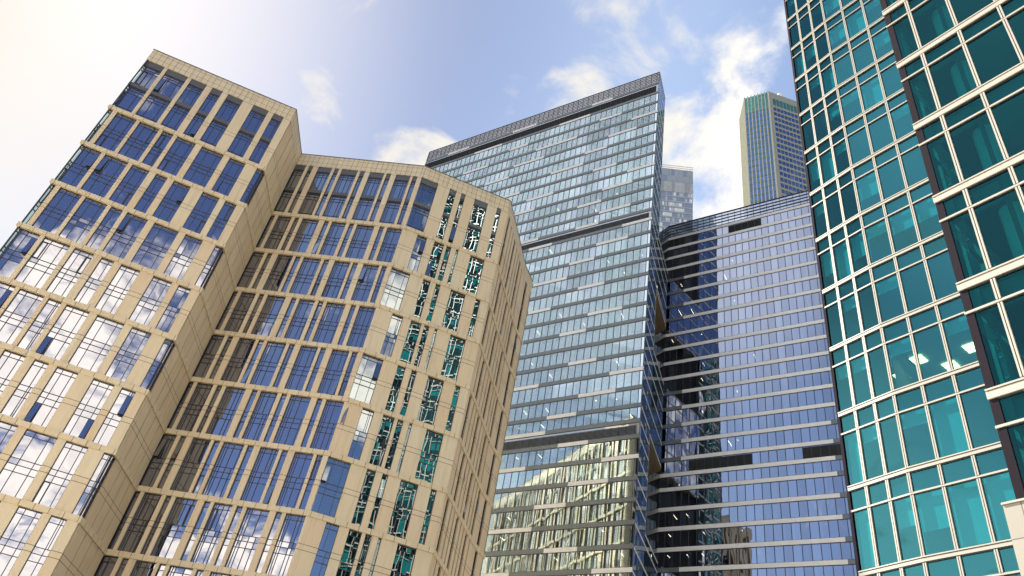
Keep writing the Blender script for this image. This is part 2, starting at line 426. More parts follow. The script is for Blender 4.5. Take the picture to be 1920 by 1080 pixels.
    # metal sheets in the joints' dark holes
FACES = [(A_f, AL, 0), (C_f, 0, LC), (D_f, 0, uD), (E_f, uE0, uEF), (F_f, 0, LF), (X_f, 0, float(np.linalg.norm(PB - PF))), (G_f, 0, LG), (L_f, 0, LL)]
def offset_poly(off):
    """footprint pushed out by off"""
    frs = [f for f, _, _ in FACES]; k = len(frs); out = []
    for i in range(k):
        a = frs[i - 1]; b = frs[i]
        fa = Fr(a.P + a.n * off, a.az); fb = Fr(b.P + b.n * off, b.az)
        out.append(fa.end(isect(fa, fb)[0]))
    return out
def ring(mb, o_out, o_in, z0, z1, mat):
    P = offset_poly(o_out); Q = offset_poly(o_in); k = len(P)
    for i in range(k):
        a, b, c, d = P[i], P[(i + 1) % k], Q[(i + 1) % k], Q[i]; L = float(np.linalg.norm(b - a))
        u0 = FACES[i][1]
        mb.face([(a[0], a[1], z0), (b[0], b[1], z0), (b[0], b[1], z1), (a[0], a[1], z1)], mat, [(u0, z0), (u0 + L, z0), (u0 + L, z1), (u0, z1)])
        mb.face([(a[0], a[1], z1), (b[0], b[1], z1), (c[0], c[1], z1), (d[0], d[1], z1)], mat, [(u0, .3), (u0 + L, .3), (u0 + L, .6), (u0, .6)])
        mb.face([(d[0], d[1], z0), (c[0], c[1], z0), (b[0], b[1], z0), (a[0], a[1], z0)], mat, [(u0, .3), (u0 + L, .3), (u0 + L, .6), (u0, .6)])
for r in range(1, len(ZL)):
    m = MB(); ring(m, .12, -DEP - .1, ZL[r], ZL[r] + LEDGE, 'stone_ledge'); m.build('stone_ledge', beige)
m = MB(); ring(m, .0, -DEP - .1, 85.15, HB - .12, 'stone_cornice'); m.build('cornice', beige)
m = MB(); ring(m, .06, -1.0, HB - .12, HB, 'grey_band'); m.build('parapet_cap', beige)
m = MB(); m.prism(offset_poly(-.9), 84.2, 86.6, 'roof_grey'); m.build('roof', beige)
core = offset_poly(-1.2)
m = MB(); m.prism(core, -EYE, 84.0, 'floor_dark'); wall.join(m)
m = MB(); ring(m, 0, -DEP - .1, -EYE, ZL[-1], 'stone_cornice'); wall.join(m)
wall.build('wall', beige)
WINS.sort(key=lambda w: -w[0])
rf, rg = MB(), MB()
for i, (_, f, g) in enumerate(WINS):
    if i < 99:
        o = f.build('window', beige); g.build('pane', o)
    else: rf.join(f); rg.join(g)
o = rf.build('window', beige); o['kind'] = 'stuff'; rg.build('pane', o)['kind'] = 'stuff'

# ------------------------------------------------------------------ curtain wall helper
def curtain(root, fr, u0, u1, zb, bh, mull, gm, band_mat, segs=None, seg_mat=None, room=0, rng=RNG, skip_rows=(), name_rows=True, blind_p=0.0, mw=.035, proud=.03, cut=0.0):
    """zb: band centre heights, top first. One glazing strip per storey, one spandrel per band"""
    us = [u for u in mull if u0 + .05 < u < u1 - .05]; us = [u0] + us + [u1]
    for i, z in enumerate(zb):
        b = MB(); cur = u0
        for a, c in sorted((segs or {}).get(i, [])):
            a = max(a, u0); c = min(c, u1)
            if c - a < .1: continue
            if a > cur: b.box(fr, cur, a, z - bh / 2, z + bh / 2, -.25, .03, band_mat)
            w = MB(); q = a
            while q < c - .02:
                e = min(c, q + 1.486); w.box(fr, q + .008, e - .008, z - bh / 2, z + bh / 2, -.2, .04, seg_mat); q = e
            w.build('white_panel' if seg_mat == 'white_panel' else 'spandrel_panel', root); cur = c
        if cur < u1 - .02:
            q = cur
            for mu in us[1:]:
                if mu <= q + .02: continue
                b.box(fr, q + .006, mu - .006, z - bh / 2, z + bh / 2, -.2, proud, band_mat); q = mu
        b.box(fr, u0, u1, z - bh / 2 - .12, z - bh / 2, -.2, proud - .03, 'dark_frame'); b.box(fr, u0, u1, z + bh / 2, z + bh / 2 + .06, -.2, proud - .03, 'dark_frame')
        b.build('spandrel', root)
        if i + 1 < len(zb) and i not in skip_rows:
            zt = z - bh / 2 - .12; zl = zb[i + 1] + bh / 2 + .06
            g = MB()
            for k in range(len(us) - 1): g.quad(fr, us[k], us[k + 1], zl, zt, -.06, gm)
            for mu in us: g.box(fr, mu - mw, mu + mw, zl, zt, -.1, proud - .01, 'dark_frame', 'tbk')
            g.build('glazing', root)
            if room:
                rm = MB(); ub = u1 - cut; rm.quad(fr, u0, ub, zl, zt, -room, 'room_wall')
                a, b2, c, d = fr.pt(u0, -.2, zt - .02), fr.pt(u1 - .1, -.2, zt - .02), fr.pt(ub, -room, zt - .02), fr.pt(u0, -room, zt - .02)
                rm.face([a, b2, c, d], 'ceiling')
                zf = zl + .02
                rm.face([fr.pt(u0, -.2, zf), fr.pt(u0, -room, zf), fr.pt(ub, -room, zf), fr.pt(u1 - .1, -.2, zf)], 'floor_dark')
                for k in range(len(us) - 1):
                    if rng.random() < blind_p:
                        rm.quad(fr, us[k] + .05, us[k] + .05 + (us[k + 1] - us[k]) * rng.choice((.3, .6, .95)), zl + .03, zt - .05, -.3, 'pale_blind')
                rm.build('storey_interior', root)

def lamp(root, fr, u, z, n0, n1, w=.07, mat='lamp_warm'):
    m = MB(); m.box(fr, u - w, u + w, z - .05, z, -n1, -n0, mat); m.build('ceiling_lamp', root)

def louver_bank(root, fr, u0, u1, z0, z1, pitch, name, blade='louver_blade', back='louver_dark', fin=1.486):
    m = MB(); m.quad(fr, u0, u1, z0, z1, -.045, back); z = z0 + pitch * .5
    while z < z1 - .02:
        m.face([fr.pt(u0, .02, z - .05), fr.pt(u1, .02, z - .05), fr.pt(u1, -.04, z + .06), fr.pt(u0, -.04, z + .06)], blade)
        z += pitch
    u = u0
    while u <= u1: m.box(fr, u - .03, u + .03, z0, z1, -.12, .04, 'dark_frame', 'tbk'); u += fin
    return m.build(name, root)

# ------------------------------------------------------------------ slab tower in the middle
HT = 174.0
T_f = Fr((26.36, 116.63), 126.0)          # u negative to the left of the near corner
LT = 72.4
S_f = Fr((26.36, 116.63), 25.0)
tower = thing('glass_slab_tower', 'tallest glass slab tower with slanting roofline and scattered white floor panels, centre', 'skyscraper', (5, 140, 0))
hb = [0.9743, 0.9518, 0.9296, 0.9074, 0.8846, 0.8625, 0.8406, 0.819, 0.7963, 0.7735, 0.7522, 0.7298, 0.7113, 0.6946, 0.6724, 0.6498, 0.6273, 0.605, 0.5827, 0.5608, 0.5383, 0.5159, 0.494, 0.4716, 0.4491, 0.4272, 0.4091, 0.3913, 0.3691, 0.3462, 0.3246, 0.302, 0.2794, 0.2579]
ZT = [h * HT for h in hb]
while ZT[-1] > 4: ZT.append(ZT[-1] - 3.9)
P_ = 1.487
def G_(k): return -.68 - P_ * k
segT = {}
raw = {0: [-18.6, -12.7, -42.7, -35.2, -64.5, -57.2], 1: [-27.7, -18.7, -54.5, -45.5], 2: [-15.7, -9.7, -42.5, -36.7], 3: [-6.8, 0, -33.7, -21.7, -56.7, -48.5], 4: [-12.7, -5.2, -39.8, -30.7], 5: [-18.7, -12.7, -48, -40.6], 6: [-27.7, -18.8, -54, -46.6], 7: [-15.8, -9.7, -42, -36], 8: [-6.7, 0, -33.5, -26], 9: [-12.7, -5.2, -39.5, -30.6], 10: [-18.7, -12.6, -45, -37], 11: [-12.8, -5.2], 12: [-18.3, -12.7, -36, -28], 13: [-6.8, 0, -30, -24], 14: [-12.6, -5.2, -39, -31], 15: [-18.7, -12.7], 16: [-27, -18.8], 17: [-15.7, -9.7, -36, -29], 18: [-27.1, -21.7], 19: [-12.7, -5.2], 20: [-18.6, -12.7], 22: [-15.7, -9.7], 23: [-6.7, 0, -29.5, -21.7], 24: [-12.7, -5.2], 25: [-18.8, -12.7], 26: [-27.8, -18.7], 27: [-15.7, -9.7], 28: [-6.8, 0, -29.5, -21.8], 29: [-12.7, -5.2], 30: [-18.8, -12.7], 31: [-27.7, -18.7], 32: [-15.8, -9.7], 33: [-6.8, 0, -29.4, -21.8]}
for k, v in raw.items(): segT[k] = [(v[i], v[i + 1]) for i in range(0, len(v), 2)]
mullT = [G_(k) for k in range(60)]
rt = random.Random(5)
SK = (0, 11 + 1, 25 + 1)
curtain(tower, T_f, -LT, 0, ZT, .74, mullT, 'glass_tower', 'grey_spandrel', segT, 'white_panel', room=7, rng=rt, skip_rows=(0, 12, 26), blind_p=.14, cut=1.9, mw=.042)
# plant storeys: dark louvres behind a glass strip
for i in (0, 12, 26):
    zt = ZT[i] - .46; zl = ZT[i + 1] + .43
    louver_bank(tower, T_f, -LT, -.7, zl, zt - .45, .24 if i else .5, 'louver_bank', blade='louver_dark' if i == 0 else 'louver_blade')
    m = MB()
    us = [-LT] + sorted(u for u in mullT if u > -LT) + [0]
    for k in range(len(us) - 1): m.quad(T_f, us[k], us[k + 1], zt - .45, zt, -.06, 'glass_pale')
    m.quad(T_f, -.68, 0, zl, zt - .45, -.06, 'glass_pale')
    m.build('glazing', tower)
# crown screen of small panes
m = MB(); zc0 = ZT[0] + .45
us = [-LT] + sorted(u for u in mullT if u > -LT) + [0]
nz_ = 6
for k in range(len(us) - 1):
    for j in range(nz_):
        za = zc0 + (HT - .1 - zc0) * j / nz_; zb2 = zc0 + (HT - .1 - zc0) * (j + 1) / nz_
        m.quad(T_f, us[k], us[k + 1], za, zb2, -.05, 'glass_screen')
for mu in us: m.box(T_f, mu - .04, mu + .04, zc0, HT, -.1, .03, 'dark_frame', 'bk')
for j in range(nz_ + 1):
    z = zc0 + (HT - .1 - zc0) * j / nz_; m.box(T_f, -LT, 0, z - .05, z + .05, -.1, .05, 'dark_frame', 'k')
m.build('crown_screen', tower)
# side wall, the deep link to the neighbouring tower below
LS = 8.7; LK = 21.2
curtain(tower, S_f, 0, LS, [HT - .5] + ZT, .34, [1.5 * k for k in range(1, 20)], 'glass_side', 'twin_panel', rng=rt, proud=-.045, mw=.02)
zlk = [z for z in ZT]
def link(z_top, z_bot):
    zs = [z_top] + [z for z in ZT if z_bot + 1.0 < z < z_top - 1.0] + [z_bot]
    curtain(tower, S_f, LS + .02, LK, zs, .34, [LS + 1.5 * k for k in range(1, 12)], 'glass_side', 'twin_panel', rng=rt, proud=-.045, mw=.02)
KZ = [(123.4, 108.0), (92.4, 73.4), (54.3, -EYE + .5)]
for a, b in KZ: link(a, b)
# tower body behind the glass
pT0 = T_f.end(-LT)
bd = T_f.n * -1
body = [T_f.pt(-LT + .1, -7.2, 0)[:2], T_f.pt(-2.2, -7.2, 0)[:2], S_f.pt(LS - .3, -.5, 0)[:2], np.array([31.9, 146.0]), np.array([-22.0, 184.0]), (pT0 - T_f.n * 9.6)[:2]]
m = MB(); m.prism([tuple(p) for p in body], -EYE, HT - 1.5, 'louver_dark'); m.build('core', tower)
# closing walls: left end and back
Lb = Fr(pT0 - T_f.n * 9.7, math.degrees(math.atan2(T_f.n[0], T_f.n[1])))
curtain(tower, Lb, 0, 9.7, ZT, .7, [1.5 * k for k in range(1, 7)], 'glass_side', 'grey_spandrel', rng=rt)
m = MB(); m.box(T_f, -LT, 0, HT, HT + .12, -.35, .06, 'grey_spandrel'); m.box(S_f, 0, LS, HT, HT + .12, -.35, .06, 'grey_spandrel', 'l'); m.build('parapet_cap', tower)
# strip lamps under the ceilings
cols_ = [-2.7, -6.1, -9.8, -14.6, -20.4, -25.2, -31.0]
nl = 0
for i in range(5, 33):
    if i in (12, 26): continue
    zt = ZT[i] - .48
    for u in cols_:
        p = .40 if i > 13 else (.3 if i > 8 else .05)
        if rt.random() < p and nl < 98:
            n0 = rt.uniform(.9, 1.8); lamp(tower, T_f, u + rt.uniform(-.25, .25), zt - .02, n0, n0 + rt.choice((.5, .9, 1.5)), .024); nl += 1

# ------------------------------------------------------------------ twin tower to the right
HW = 140.0
W_f = Fr((35.38, 136.86), 126.6)
K_f = Fr(np.array([35.38, 136.86]) - np.array([math.sin(math.radians(152.2)), math.cos(math.radians(152.2))]) * 3.44, 152.2)
twin = thing('glass_twin_tower', 'broad lower glass tower with even pale floor bands and a dark left corner', 'skyscraper', (50, 135, 0))
hw = [.9684, .9447, .922, .897, .8713, .8427, .8140, .7867, .7567, .7296, .702, .674, .6471, .6202, .5916, .5646, .5373, .5137, .4921, .4632, .4357, .4077, .3811]
ZW = [h * HW for h in hw]
while ZW[-1] > 4: ZW.append(ZW[-1] - 3.85)
LW = 52.0
mullW = [11.88 + 1.513 * k for k in range(-7, 30)]
rw = random.Random(9)
darkW = {}
for i, z in enumerate(ZW):
    s = []
    if 4 <= i <= 7 or 12 <= i <= 16 or 22 <= i <= 26: s.append((0, 4.2))
    if z < 82: s.append((32.4, LW))
    darkW[i] = s
curtain(twin, W_f, 0, LW, ZW, .78, mullW, 'glass_twin', 'twin_panel', darkW, 'grey_spandrel', room=7, rng=rw, blind_p=.22, mw=.052)
curtain(twin, K_f, 0, 3.44, ZW, .78, [1.15, 2.3], 'glass_twin', 'twin_panel', {i: ([(0, 3.44)] if any(a == 0 for a, _ in s) else []) for i, s in darkW.items()}, 'grey_spandrel', room=2.5, rng=rw)
# crown screen with rails
m = MB(); z0 = ZW[0] + .45
for fr, L, ms in ((W_f, LW, [0] + mullW), (K_f, 3.44, [0, 1.15, 2.3])):
    us = [u for u in ms if -.01 <= u < L] + [L]
    for j in range(4):
        za = z0 + (HW - z0) * j / 4; zb2 = z0 + (HW - z0) * (j + 1) / 4
        for k in range(len(us) - 1): m.quad(fr, us[k], us[k + 1], za, zb2, -.06, 'glass_twin')
    for mu in us: m.box(fr, mu - .035, mu + .035, z0, HW, -.1, .03, 'dark_frame', 'bk')
    for j in range(5):
        z = z0 + (HW - z0) * j / 4; m.box(fr, 0, L, z - .07, z + .07, -.1, .1, 'dark_frame', 'k')
m.build('crown_screen', twin)
# plant louvres set in front of the glazing line
for u0, u1, i in ((14.9, 22.5, 0), (.05, 4.2, 0), (5.83, 17.93, 16), (27.0, 36.0, 16)):
    louver_bank(twin, W_f, u0, u1, ZW[i + 1] + .46, ZW[i] - .62, .28, 'louver_bank', back='louver_dark', blade='louver_dark', fin=1.513).location.z += 0
body = [W_f.pt(.5, -7.2, 0)[:2], W_f.pt(LW - .3, -7.2, 0)[:2], W_f.pt(LW - .3, -22, 0)[:2], W_f.pt(-2, -22, 0)[:2], W_f.pt(-2, -6.5, 0)[:2]]
m = MB(); m.prism(body, -EYE, HW - 4, 'louver_dark'); m.build('core', twin)
We = Fr(W_f.end(LW), W_f.az - 90)
curtain(twin, We, 0, 22, ZW, .78, [1.5 * k for k in range(1, 15)], 'glass_side', 'twin_panel', rng=rw)
Wb = Fr(We.end(22), W_f.az + 180)
curtain(twin, Wb, 0, LW + 3, ZW, .78, [1.5 * k for k in range(1, 40)], 'glass_side', 'twin_panel', rng=rw)
m = MB(); m.box(W_f, 0, LW, HW, HW + .1, -.3, .12, 'dark_frame'); m.build('parapet_cap', twin)
for i in range(3, 23):
    if i == 16: continue
    for u in (1.4, 2.6, 5.2, 8.0, 9.6, 13.2, 15.0, 19.1):
        pr = (.34 if u < 10 else .16) * (1.0 if i > 7 else .6)
        if rw.random() < pr:
            n0 = rw.uniform(.8, 1.6); lamp(twin, W_f, u + rw.uniform(-.3, .3), ZW[i] - .5, n0, n0 + rw.choice((.4, 1.2, 2.2)), .03)
# soffits under the link volumes
for zs in (108.0, 73.4):
    a = S_f.pt(LS, -.02, 0)[:2]; b = S_f.pt(LK, -.02, 0)[:2]; c = K_f.pt(.0, .08, 0)[:2]; d = W_f.pt(0, .06, 0)[:2]
    m = MB(); m.prism([a, b, d, c], zs - .42, zs - .32, 'soffit'); 
    k = 9
    for q in range(1, k):
        s_ = q / k
        p0 = np.array(a) * (1 - s_) + np.array(b) * s_; p1 = np.array(c) * (1 - s_) + np.array(d) * s_
        fr = Fr(p0, math.degrees(math.atan2(*(p1 - p0)))); m.box(fr, 0, float(np.linalg.norm(p1 - p0)), zs - .47, zs - .42, -.03, .03, 'dark_frame', 't')
    m.build('soffit', tower)
for (a, b) in KZ:      # slab edges and inner backs of the link volumes
    m = MB(); p = [S_f.pt(LS, -.3, 0)[:2], S_f.pt(LK, -.3, 0)[:2], K_f.pt(3.3, .1, 0)[:2], K_f.pt(0, .1, 0)[:2]]
    m.prism(p, a - .3, a - .1, 'roof_grey'); m.build('link_roof', tower)

# ------------------------------------------------------------------ far green-topped tower
HG = 300.0
G1 = np.array([.3129, .6663]) * HG
GL_f = Fr(G1 - np.array([math.sin(math.radians(123.4)), math.cos(math.radians(123.4))]) * .0344 * HG, 123.4)
GR_f = Fr(G1, 80.6)
GS_f = Fr(GL_f.P + np.array([math.sin(math.radians(9.3)), math.cos(math.radians(9.3))]) * 12.3, 189.3)
far = thing('green_crowned_tower', 'far tower with pale vertical fins and a green glass top, behind the twin tower', 'skyscraper', (100, 205, 0))
fl = .0116 * HG
rows = [.9625 * HG - fl * k for k in range(84)]
bay = .0344 * HG / 7
body = [GS_f.pt(0, -.25, 0)[:2], GS_f.end(12.3) - GS_f.n * .25, GL_f.pt(.1, -.3, 0)[:2], GR_f.pt(0, -.35, 0)[:2], GR_f.pt(24, -.3, 0)[:2], GR_f.pt(24, -20, 0)[:2]]
m = MB(); m.prism([tuple(p) for p in body], -EYE, HG - .3, 'panel_pale'); m.build('core', far)
NV = 36
m = MB(); crown = MB(); sp = MB()
for b in range(7):
    u0, u1 = b * bay, (b + 1) * bay
    zt = HG - .4
    for k in range(6):
        z1 = zt - k * (HG - .4 - rows[0]) / 6; z0 = zt - (k + 1) * (HG - .4 - rows[0]) / 6
        crown.quad(GL_f, u0 + .1, u1 - .1, z0 + .07, z1 - .07, -.08, 'glass_louver')
    for k in range(NV):
        sp.box(GL_f, u0 + .1, u1 - .1, rows[k] - 1.05, rows[k], -.2, -.02, 'green_panel')
        m.quad(GL_f, u0 + .1, u1 - .1, rows[k] - fl, rows[k] - 1.05, -.08, 'glass_green')
        m.box(GL_f, (u0 + u1) / 2 - .05, (u0 + u1) / 2 + .05, rows[k] - fl, rows[k] - 1.05, -.1, -.04, 'dark_frame')
crown.build('crown_glazing', far)
for b in range(8):
    f = MB(); w = .19 if b < 7 else .3
    f.box(GL_f, b * bay - w, b * bay + w, rows[NV - 1] - fl, HG, -.1, .35, 'fin_pale'); f.build('fin', far)
wr = MB(); grid = MB()
zt = .9855 * HG; zb_ = .9705 * HG
pr = .00566 * HG; o0 = .0060 * HG
for k in range(13):
    u0 = o0 + k * pr; wr.quad(GR_f, u0 + .12, u0 + pr - .12, zb_, zt, -.08, 'glass_louver')
    for r in range(NV):
        z1 = .9655 * HG - r * fl; wr.quad(GR_f, u0 + .12, u0 + pr - .12, z1 - fl * .64, z1, -.08, 'glass_green')
    grid.box(GR_f, u0 - .12, u0 + .12, rows[NV - 1] - fl, HG - 2, -.3, .02, 'panel_pale')
grid.box(GR_f, .35, o0 - .12, rows[NV - 1] - fl, HG, -.3, .02, 'panel_pale')
grid.box(GR_f, .35, 24, zt, HG, -.3, .04, 'panel_pale'); grid.box(GR_f, .35, 24, .9655 * HG, zb_, -.3, .04, 'panel_pale')
for r in range(NV):
    z1 = .9655 * HG - r * fl; grid.box(GR_f, .35, 24, z1 - fl, z1 - fl * .64, -.3, .04, 'panel_pale')
grid.build('stone_grid', far)
m.join(wr); m.build('window_field', far); sp.build('spandrel_field', far)
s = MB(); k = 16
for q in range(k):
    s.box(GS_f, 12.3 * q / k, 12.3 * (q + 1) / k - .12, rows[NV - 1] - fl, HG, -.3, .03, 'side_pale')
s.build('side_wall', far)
# radome on its roof
dome = thing('radome', 'small white radome ball on the roof of the far green-topped tower', 'antenna', tuple(float(v) for v in (GR_f.pt(6.4, -1.0, HG + EYE))))
m = MB(); c = GR_f.pt(6.4, -1.0, HG + 1.9); R_ = .95
for i in range(8):
    for j in range(14):
        a0, a1 = math.pi * i / 8 - math.pi / 2, math.pi * (i + 1) / 8 - math.pi / 2
        b0, b1 = 2 * math.pi * j / 14, 2 * math.pi * (j + 1) / 14
        m.face([(c[0] + R_ * math.cos(a) * math.cos(b), c[1] + R_ * math.cos(a) * math.sin(b), c[2] + R_ * math.sin(a)) for a, b in ((a0, b0), (a0, b1), (a1, b1), (a1, b0))], 'dome_white')
m.build('dome', dome)
m = MB(); m.box(GR_f, 6.25, 6.55, HG - .3, HG + 1.2, -1.15, -.85, 'dark_frame'); m.build('mast', dome)

# ------------------------------------------------------------------ far pale grey tower
HZ = 333.0
Z_f = Fr(np.array([.2038, .8404]) * HZ, 96.4)
pale = thing('pale_grey_tower', 'hazy pale grey glass tower seen in the gap beside the slab tower', 'skyscraper', (75, 285, 0))
LZ0, LZ1 = -16.0, .0493 * HZ
body = [Z_f.pt(LZ0, -.3, 0)[:2], Z_f.pt(LZ1, -.3, 0)[:2], Z_f.pt(LZ1, -22, 0)[:2], Z_f.pt(LZ0, -22, 0)[:2]]
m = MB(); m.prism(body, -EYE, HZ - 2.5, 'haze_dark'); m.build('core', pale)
rz = random.Random(3)
m = MB(); u = LZ0; 
for q in range(int((LZ1 - LZ0) / 1.6) + 1):
    u = LZ0 + q * 1.6; m.box(Z_f, u - .05, u + .05, .9908 * HZ, HZ, -.2, .05, 'fin_pale')
m.box(Z_f, LZ0, LZ1, HZ - .35, HZ, -.3, .08, 'fin_pale'); m.box(Z_f, LZ0, LZ1, .9945 * HZ, .9955 * HZ, -.3, .06, 'fin_pale'); m.build('roof_rail', pale)
m = MB()
def zrow(a, b, step, mats, inset=.05):
    u = LZ0
    while u < LZ1 - .1:
        w = min(step * rz.choice((.6, 1, 1, 1.6)), LZ1 - u); m.quad(Z_f, u + .03, u + w - .03, a, b, -inset, rz.choice(mats)); u += w
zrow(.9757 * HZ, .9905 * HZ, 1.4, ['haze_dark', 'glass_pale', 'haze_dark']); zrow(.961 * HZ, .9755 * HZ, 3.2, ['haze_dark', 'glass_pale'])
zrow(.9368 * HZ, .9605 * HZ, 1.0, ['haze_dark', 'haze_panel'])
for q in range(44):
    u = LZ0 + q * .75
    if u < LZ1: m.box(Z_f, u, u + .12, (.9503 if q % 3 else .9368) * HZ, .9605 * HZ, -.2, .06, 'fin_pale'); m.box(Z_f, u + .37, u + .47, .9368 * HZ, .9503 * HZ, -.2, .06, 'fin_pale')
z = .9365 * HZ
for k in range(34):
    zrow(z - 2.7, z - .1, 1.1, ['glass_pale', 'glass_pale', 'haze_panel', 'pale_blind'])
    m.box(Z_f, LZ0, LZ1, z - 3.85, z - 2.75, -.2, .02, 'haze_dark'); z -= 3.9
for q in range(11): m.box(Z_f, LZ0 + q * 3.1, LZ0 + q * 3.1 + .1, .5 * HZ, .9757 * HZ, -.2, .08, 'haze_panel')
m.build('facade', pale)
m = MB(); Ze = Fr(Z_f.end(LZ1), 6.4)
for k in range(40): m.box(Ze, 0, 22, .97 * HZ - k * 3.9 - 2.6, .97 * HZ - k * 3.9, -.3, .02, 'glass_pale')
m.build('side_wall', pale)

# ------------------------------------------------------------------ teal glass building on the right
teal = thing('teal_glass_building', 'teal glass office building gridded with cream mullions and bands, right foreground', 'office building', (24, 24, 0))
TA_f = Fr((17.26, 32.17), 152.5)
TB_f = Fr((18.66, 29.48), 147.5)
T2_f = Fr((14.01, 17.59), 147.5)
FL = 4.0
def teal_wall(fr, bays, floors, corner_col, first, last, depth, blinds, rng, bandh=.235, cream='cream', posts_out=.06, ext_l=.05, merged=False, dark=False):
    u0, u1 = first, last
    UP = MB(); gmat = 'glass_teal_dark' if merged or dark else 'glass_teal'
    us = [u0] + list(bays) + [u1]
    for zf in floors:
        high = merged or zf > 66                       # storeys above the picture, only mirrored in other glass
        b = MB()
        b.box(fr, u0 - ext_l, u1, zf - bandh + .09, zf, -.12, .07, cream); b.box(fr, u0 - ext_l, u1, zf + .03, zf + .085, -.12, .09, cream); b.box(fr, u0, u1, zf, zf + .03, -.12, .04, 'dark_frame')
        b.box(fr, u0, u1, zf - bandh + .05, zf - bandh + .09, -.12, .03, 'dark_frame')
        zt = zf - bandh + .05; zl = zf - FL + .10
        zm = zf - 1.14
        t = MB(); t.box(fr, u0 - ext_l, u1, zm - .04, zm + .04, -.1, .05, cream); t.box(fr, u0, u1, zm - .065, zm - .04, -.1, .02, 'dark_frame')
        g = MB()
        for k in range(len(us) - 1):
            g.quad(fr, us[k], us[k + 1], zm, zt, -.03, gmat); g.quad(fr, us[k], us[k + 1], zl, zm, -.03, gmat)
        mm = []
        for mu in bays:
            p = MB()
            for a, b2 in ((-.072, -.015), (.015, .072)): p.box(fr, mu + a, mu + b2, zl, zm - .085, -.1, posts_out, cream, 'k'); p.box(fr, mu + a, mu + b2, zm + .05, zt, -.1, posts_out, cream, 'k')
            p.box(fr, mu - .018, mu + .018, zl, zt, -.1, .02, 'dark_frame', 'k'); mm.append(p)
        rm = MB()
        # spandrel backing behind the upper light, slab, ceiling
        rm.box(fr, u0, u1, zf - 1.0, zf - .2, -.5, -.22, 'teal_room')
        rm.box(fr, u0, u1, zf - .3, zf + .05, -depth, -.5, 'floor_dark')
        a = zf - .95
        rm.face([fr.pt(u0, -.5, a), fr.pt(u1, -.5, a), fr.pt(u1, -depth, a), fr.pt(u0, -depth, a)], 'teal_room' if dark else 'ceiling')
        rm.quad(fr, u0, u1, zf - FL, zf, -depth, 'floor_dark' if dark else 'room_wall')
        bls = []
        for k in range(len(us) - 1):
            q = blinds(rng)
            if q > 0:
                m = MB(); zb0 = zm - .1 - (zm - zl - .12) * q
                m.box(fr, us[k] + .1, us[k + 1] - .1, zb0, zm - .02, -.22, -.20, 'blind'); bls.append(m)
        if high:
            for q in [b, t, g, rm] + mm + bls: UP.join(q)
        else:
            b.build('floor_band', teal); t.build('transom', teal); g.build('glazing', teal); rm.build('storey_interior', teal)
            for p in mm: p.build('mullion', teal)
            for q in bls: q.build('roller_blind', teal)
    UP.build('return_wall' if merged else 'upper_storeys', teal)
fz = [57.97 + FL * 3 - 0.0] ; 
floorsT1 = [34.16 + 4.0 * k for k in range(32, -9, -1)]
rT = random.Random(21)
bl = lambda r: r.choice((0, 0, 0, .25, .25, .45, .95, .6))
uAend = isect(TA_f, TB_f)[0]
teal_wall(TA_f, [.93, 1.99], floorsT1, True, .05, uAend, 4.0, bl, rT)
teal_wall(TB_f, [.0, 1.37, 2.79], floorsT1, True, -.03, 9.0, 4.0, bl, rT, ext_l=.0)
q_ = np.array([math.sin(math.radians(228)), math.cos(math.radians(228))])
floors2_ = [34.08 + 4.04 * k for k in range(31, -6, -1)]
TR_f = Fr(TA_f.pt(-.1, 0, 0)[:2] - q_ * 26.0, 228)
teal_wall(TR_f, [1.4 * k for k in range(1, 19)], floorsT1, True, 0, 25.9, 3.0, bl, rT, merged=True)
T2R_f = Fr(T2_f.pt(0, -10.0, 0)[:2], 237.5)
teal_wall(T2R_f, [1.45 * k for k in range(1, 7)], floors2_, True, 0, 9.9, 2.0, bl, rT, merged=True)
# corner posts
m = MB(); m.box(TA_f, -.10, .05, -EYE, 162.2, -.4, .05, 'dark_column'); m.build('corner_post', teal)
floors2 = [34.08 + 4.04 * k for k in range(31, -6, -1)]
teal_wall(T2_f, [1.0, 2.48, 3.98, 5.48, 6.98], floors2, True, .22, 8.5, 6.0, lambda r: 0, rT, bandh=.33, ext_l=.26, dark=True)  # near wing: dark reflections put into duller glass and darker rooms
m = MB(); m.box(T2_f, -.02, .22, 10.3, 159, -.5, .02, 'dark_column'); m.build('corner_post', teal)
# side walls and bodies
TLs = Fr(TA_f.pt(-.1, -14, 0)[:2], TA_f.az + 90 - 180 + 0)
m = MB()
m.prism([TA_f.pt(-.1, -4.05, 0)[:2], TA_f.pt(-.1, -12, 0)[:2], TB_f.pt(9, -12, 0)[:2], TB_f.pt(9, -4.05, 0)[:2], TB_f.pt(0, -4.05, 0)[:2]], -EYE, 162.2, 'teal_room')
m.box(TA_f, -.12, -.10, -EYE, 162.2, -4.05, -.38, 'dark_column')
m.prism([T2_f.pt(.0, -6.05, 0)[:2], T2_f.pt(.0, -8.2, 0)[:2], T2_f.pt(8.5, -8.2, 0)[:2], T2_f.pt(8.5, -6.05, 0)[:2]], -EYE, 159, 'teal_room')
m.box(T2_f, .1, 8.5, -EYE, 10.3, -6.0, -.6, 'teal_room')
m.build('core', teal)
# round columns inside the near wing
for u in (1.85, 6.2):
    m = MB(); c = T2_f.pt(u, -1.15, 0); k = 28; r = .42
    for j in range(k):
        a0, a1 = 2 * math.pi * j / k, 2 * math.pi * (j + 1) / k
        m.face([(c[0] + r * math.cos(a0), c[1] + r * math.sin(a0), 9), (c[0] + r * math.cos(a1), c[1] + r * math.sin(a1), 9), (c[0] + r * math.cos(a1), c[1] + r * math.sin(a1), 58), (c[0] + r * math.cos(a0), c[1] + r * math.sin(a0), 58)], 'blind')
    m.build('round_column', teal)
